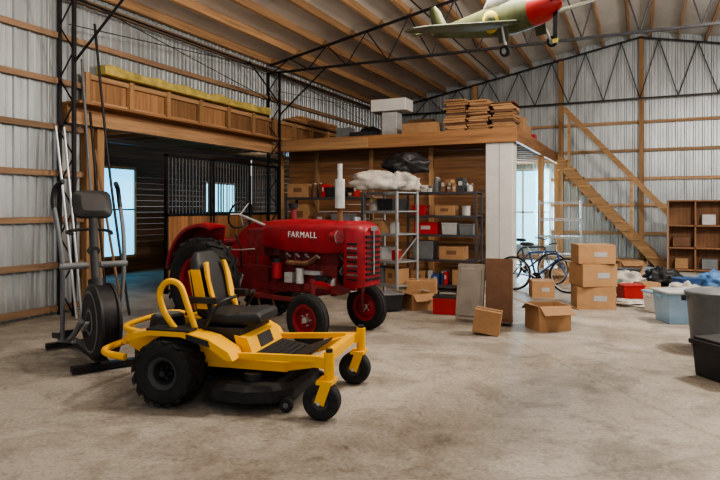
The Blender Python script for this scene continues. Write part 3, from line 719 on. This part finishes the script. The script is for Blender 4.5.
for sx in (-1,1): b.box((sx*.31,0,.58),(.05,.12,.05),bpl)
b.done(W(4.18,7.1))
b=B('storage_bin'); b.box((0,0,.16),(.46,.36,.32),bpl,taper=1.1); b.box((0,0,.34),(.56,.44,.05),bpl); b.box((0,0,.365),(.50,.38,.05),bpl)
for sx in (-.2,.2): b.box((sx,-.21,.31),(.09,.05,.09),yelp)
b.done(W(3.60,5.85),YAW+.25,bevel=.012)
for i,(l,d_,r_,mm) in enumerate(((5.5,12.5,(.36,.3,.18),bagw),(6.5,12.9,(.34,.3,.2),bagb),(4.95,12.5,(.26,.24,.16),bagblue),(6.05,11.2,(.30,.24,.14),bagw),(7.3,12.2,(.36,.3,.2),bagblue),(4.9,11.75,(.22,.2,.14),teal),(5.55,10.6,(.3,.22,.12),bagb))):
    b=B('trash_bag' if mm==bagb else 'cloth_bundle'); b.blob((0,0,r_[2]*.75),r_,mm,.3,3,seed=i*3+1); b.done(W(l,d_))
for (l,d_,s_) in ((4.9,13.9,(.5,.4,.4)),(5.6,14.0,(.45,.4,.35)),(6.4,14.4,(.6,.4,.4)),(4.35,13.3,(.4,.35,.3)),(6.9,10.9,(.45,.4,.3)),(6.4,10.2,(.4,.3,.25)),(5.55,11.6,(.36,.3,.22)),(4.45,11.2,(.3,.25,.2))):
    openbox('cardboard_box',W(l,d_),s_,YAW+random.uniform(-.3,.3),open_=random.random()<.4)
for (l,d_,s_,mm) in ((6.0,13.4,.3,dgry),(5.0,11.1,.24,redp),(6.5,11.95,.26,blue)):
    b=B('storage_bin'); b.box((0,0,s_/2),(.36,.3,s_),mm,taper=1.1); b.box((0,0,s_),(.42,.35,.03),mm); b.done(W(l,d_),YAW+random.uniform(-.3,.3),bevel=.01)
b=B('plastic_sheet'); b.blob((0,0,.02),(.42,.28,.05),bagw,.4,4,seed=30); b.done(W(4.65,10.35))
b=B('cubby_shelf'); nC=5; w_,h_,d_=.62*nC,1.85,.45
for k in range(nC+1): b.box((k*.62,0,h_/2),(.035,d_,h_),pantry)
for zz in (.05,.62,1.2,h_): b.box((w_/2,0,zz),(w_,d_,.035),pantry)
b.box((w_/2,d_/2,h_/2),(w_,.02,h_),pantry)
for k,(xx,zz) in enumerate(((.31,.07),(.95,.07),(.31,.64),(.93,1.22),(1.55,.64),(2.17,1.22),(2.8,.64))): b.box((xx,0,zz+.14),(.3+.05*(k%3),.3,.26),(card,gry,cardd,lgry,cardd,bpl,card)[k])
b.done((.68,17.9,0),.0)
b=B('wire_shelving_rack'); w_,d_,h_=.95,.45,1.85
for sx in (-1,1):
    for sy in (-1,1): b.cyl((sx*w_/2,sy*d_/2,0),(sx*w_/2,sy*d_/2,h_),.018,alum,n=8)
for zz in (.15,.55,.98,1.4,1.8):
    for sy in (-1,1): b.cyl((-w_/2,sy*d_/2,zz),(w_/2,sy*d_/2,zz),.012,alum,n=6); b.cyl((-w_/2,sy*d_/2,zz-.04),(w_/2,sy*d_/2,zz-.04),.009,alum,n=6)
    for k in range(19): xx=-w_/2+w_*k/18; b.cyl((xx,-d_/2,zz),(xx,d_/2,zz),.004,alum,n=5)
b.done((-1.75,15.2,0),.15)
def bike(loc,rz,fm,lean=R(6)):
    b=B('bicycle'); rw=.33
    for x in (-.52,.52):
        b.lathe([(rw+.02*math.cos(k),.02*math.sin(k)) for k in [i*math.pi/4 for i in range(8)]],(x,0,rw+.018),(0,1,0),rub,36)
        b.lathe([(rw-.02,-.01),(rw-.035,-.01),(rw-.035,.01),(rw-.02,.01)],(x,0,rw+.018),(0,1,0),silver,36)
        b.cyl((x,-.05,rw+.018),(x,.05,rw+.018),.02,silver,n=10)
        for k in range(16):
            an=2*math.pi*k/16; b.cyl((x,.02*(-1)**k,rw+.018),(x+math.cos(an)*rw*.92,0,rw+.018+math.sin(an)*rw*.92),.0022,silver,n=4)
    bb=(-.08,0,.3); st=(-.2,0,.78); hd=(.32,0,.82); hb=(.36,0,.68); ra=(-.52,0,.35)
    for p_,q_ in ((bb,st),(st,hd),(bb,hb),(hd,hb)): b.cyl(p_,q_,.02,fm,n=10)
    for sy in (-1,1):
        b.cyl((ra[0],sy*.05,ra[2]),(bb[0],sy*.03,bb[2]),.009,fm,n=6); b.cyl((ra[0],sy*.05,ra[2]),(st[0],sy*.02,st[2]),.009,fm,n=6)
        b.tube([(.36,sy*.03,.68),(.42,sy*.05,.5),(.52,sy*.05,.35)],.011,fm,8,3)
        b.cyl((-.08+sy*.0,sy*.07,.3),(-.08+sy*.12,sy*.09,.3-sy*.1),.01,silver,n=6); b.box((-.08+sy*.12,sy*.13,.3-sy*.1),(.09,.09,.02),bpl)
    b.cyl((-.08,-.02,.3),(-.08,-.012,.3),.09,blk,n=20)
    b.cyl(st,(-.24,0,.93),.013,silver,n=8); b.blob((-.24,0,.95),(.14,.08,.04),bpl,.05)
    b.cyl(hd,(.31,0,.98),.013,silver,n=8); b.tube([(.24,-.3,1.0),(.3,-.15,1.0),(.32,0,.98),(.3,.15,1.0),(.24,.3,1.0)],.012,blk,8,4)
    b.done(loc,rot=(lean,0,rz))
bike(W(3.58,11.9),YAW+R(-28),blue)
bike(W(3.72,13.2),YAW+R(-40),dgry,R(-5))

# ------------------------------------------------------------------ lights
def area(loc,size,power,col,rot=(0,0,0),sy=None):  # added area fills, not actual shop lights
    l=bpy.data.lights.new('fill_area','AREA'); l.energy=power; l.color=col; l.size=size
    if sy: l.shape='RECTANGLE'; l.size_y=sy
    o=bpy.data.objects.new('fill_area',l); o.location=loc; o.rotation_euler=rot; bpy.context.scene.collection.objects.link(o)
def pt(loc,p,col,r=.15):  # added point fills, not actual bulbs
    l=bpy.data.lights.new('fill_point','POINT'); l.energy=p; l.color=col; l.shadow_soft_size=r
    o=bpy.data.objects.new('fill_point',l); o.location=loc; bpy.context.scene.collection.objects.link(o)
WC=(1,.90,.77)
pt((-1.6,5.6,4.7),480,WC,.25)  # added fills above the view, brightening floor, walls and ceiling
pt((2.4,9.5,4.9),980,(1,.93,.84),.25)
pt((-5.2,4.6,4.7),100,WC,.25)
pt((1.0,0.5,4.4),140,WC,.3)
def fillfix(x,y,z,power,col=(1,.92,.82)):  # unseen fixture added to carry fill for the back of the barn
    b=B('added_fill_fixture'); b.box((0,0,.05),(.12,1.2,.05),white)
    for sx in (-.03,.03): b.cyl((sx,-.57,.01),(sx,.57,.01),.014,fillglow,n=10)
    for yy in (-.4,.4): b.cyl((0,yy,.07),(0,yy,zr(x)-.02-z),.004,blk,n=5)
    b.done((x,y,z))
    area((x,y,z-.02),.12,power,col,sy=1.1)
fillfix(4.6,14.0,5.2,280)
pt((-10,8,3.1),18,(1,.8,.6)); pt((-10.5,15,3.0),12,(.8,.9,1));  # added fills inside the lean-to
area((-3.4,YB-.3,1.9),1.5,620,(.55,.82,1),(R(-90),0,R(25)),sy=1.8)  # added cool fill boosting daylight from the back window
w=bpy.data.worlds.new('World'); bpy.context.scene.world=w; w.use_nodes=True
w.node_tree.nodes['Background'].inputs[0].default_value=(.93,.96,1,1); w.node_tree.nodes['Background'].inputs[1].default_value=.68
cd=bpy.data.cameras.new('camera'); cd.sensor_width=36; cd.lens=30; cd.shift_y=-32/720
co=bpy.data.objects.new('camera',cd); co.location=(0,0,1.66); co.rotation_euler=(R(90),0,YAW)
bpy.context.scene.collection.objects.link(co); bpy.context.scene.camera=co
bpy.context.scene.view_settings.view_transform='AgX'
bpy.context.scene.view_settings.look='AgX - Medium High Contrast'
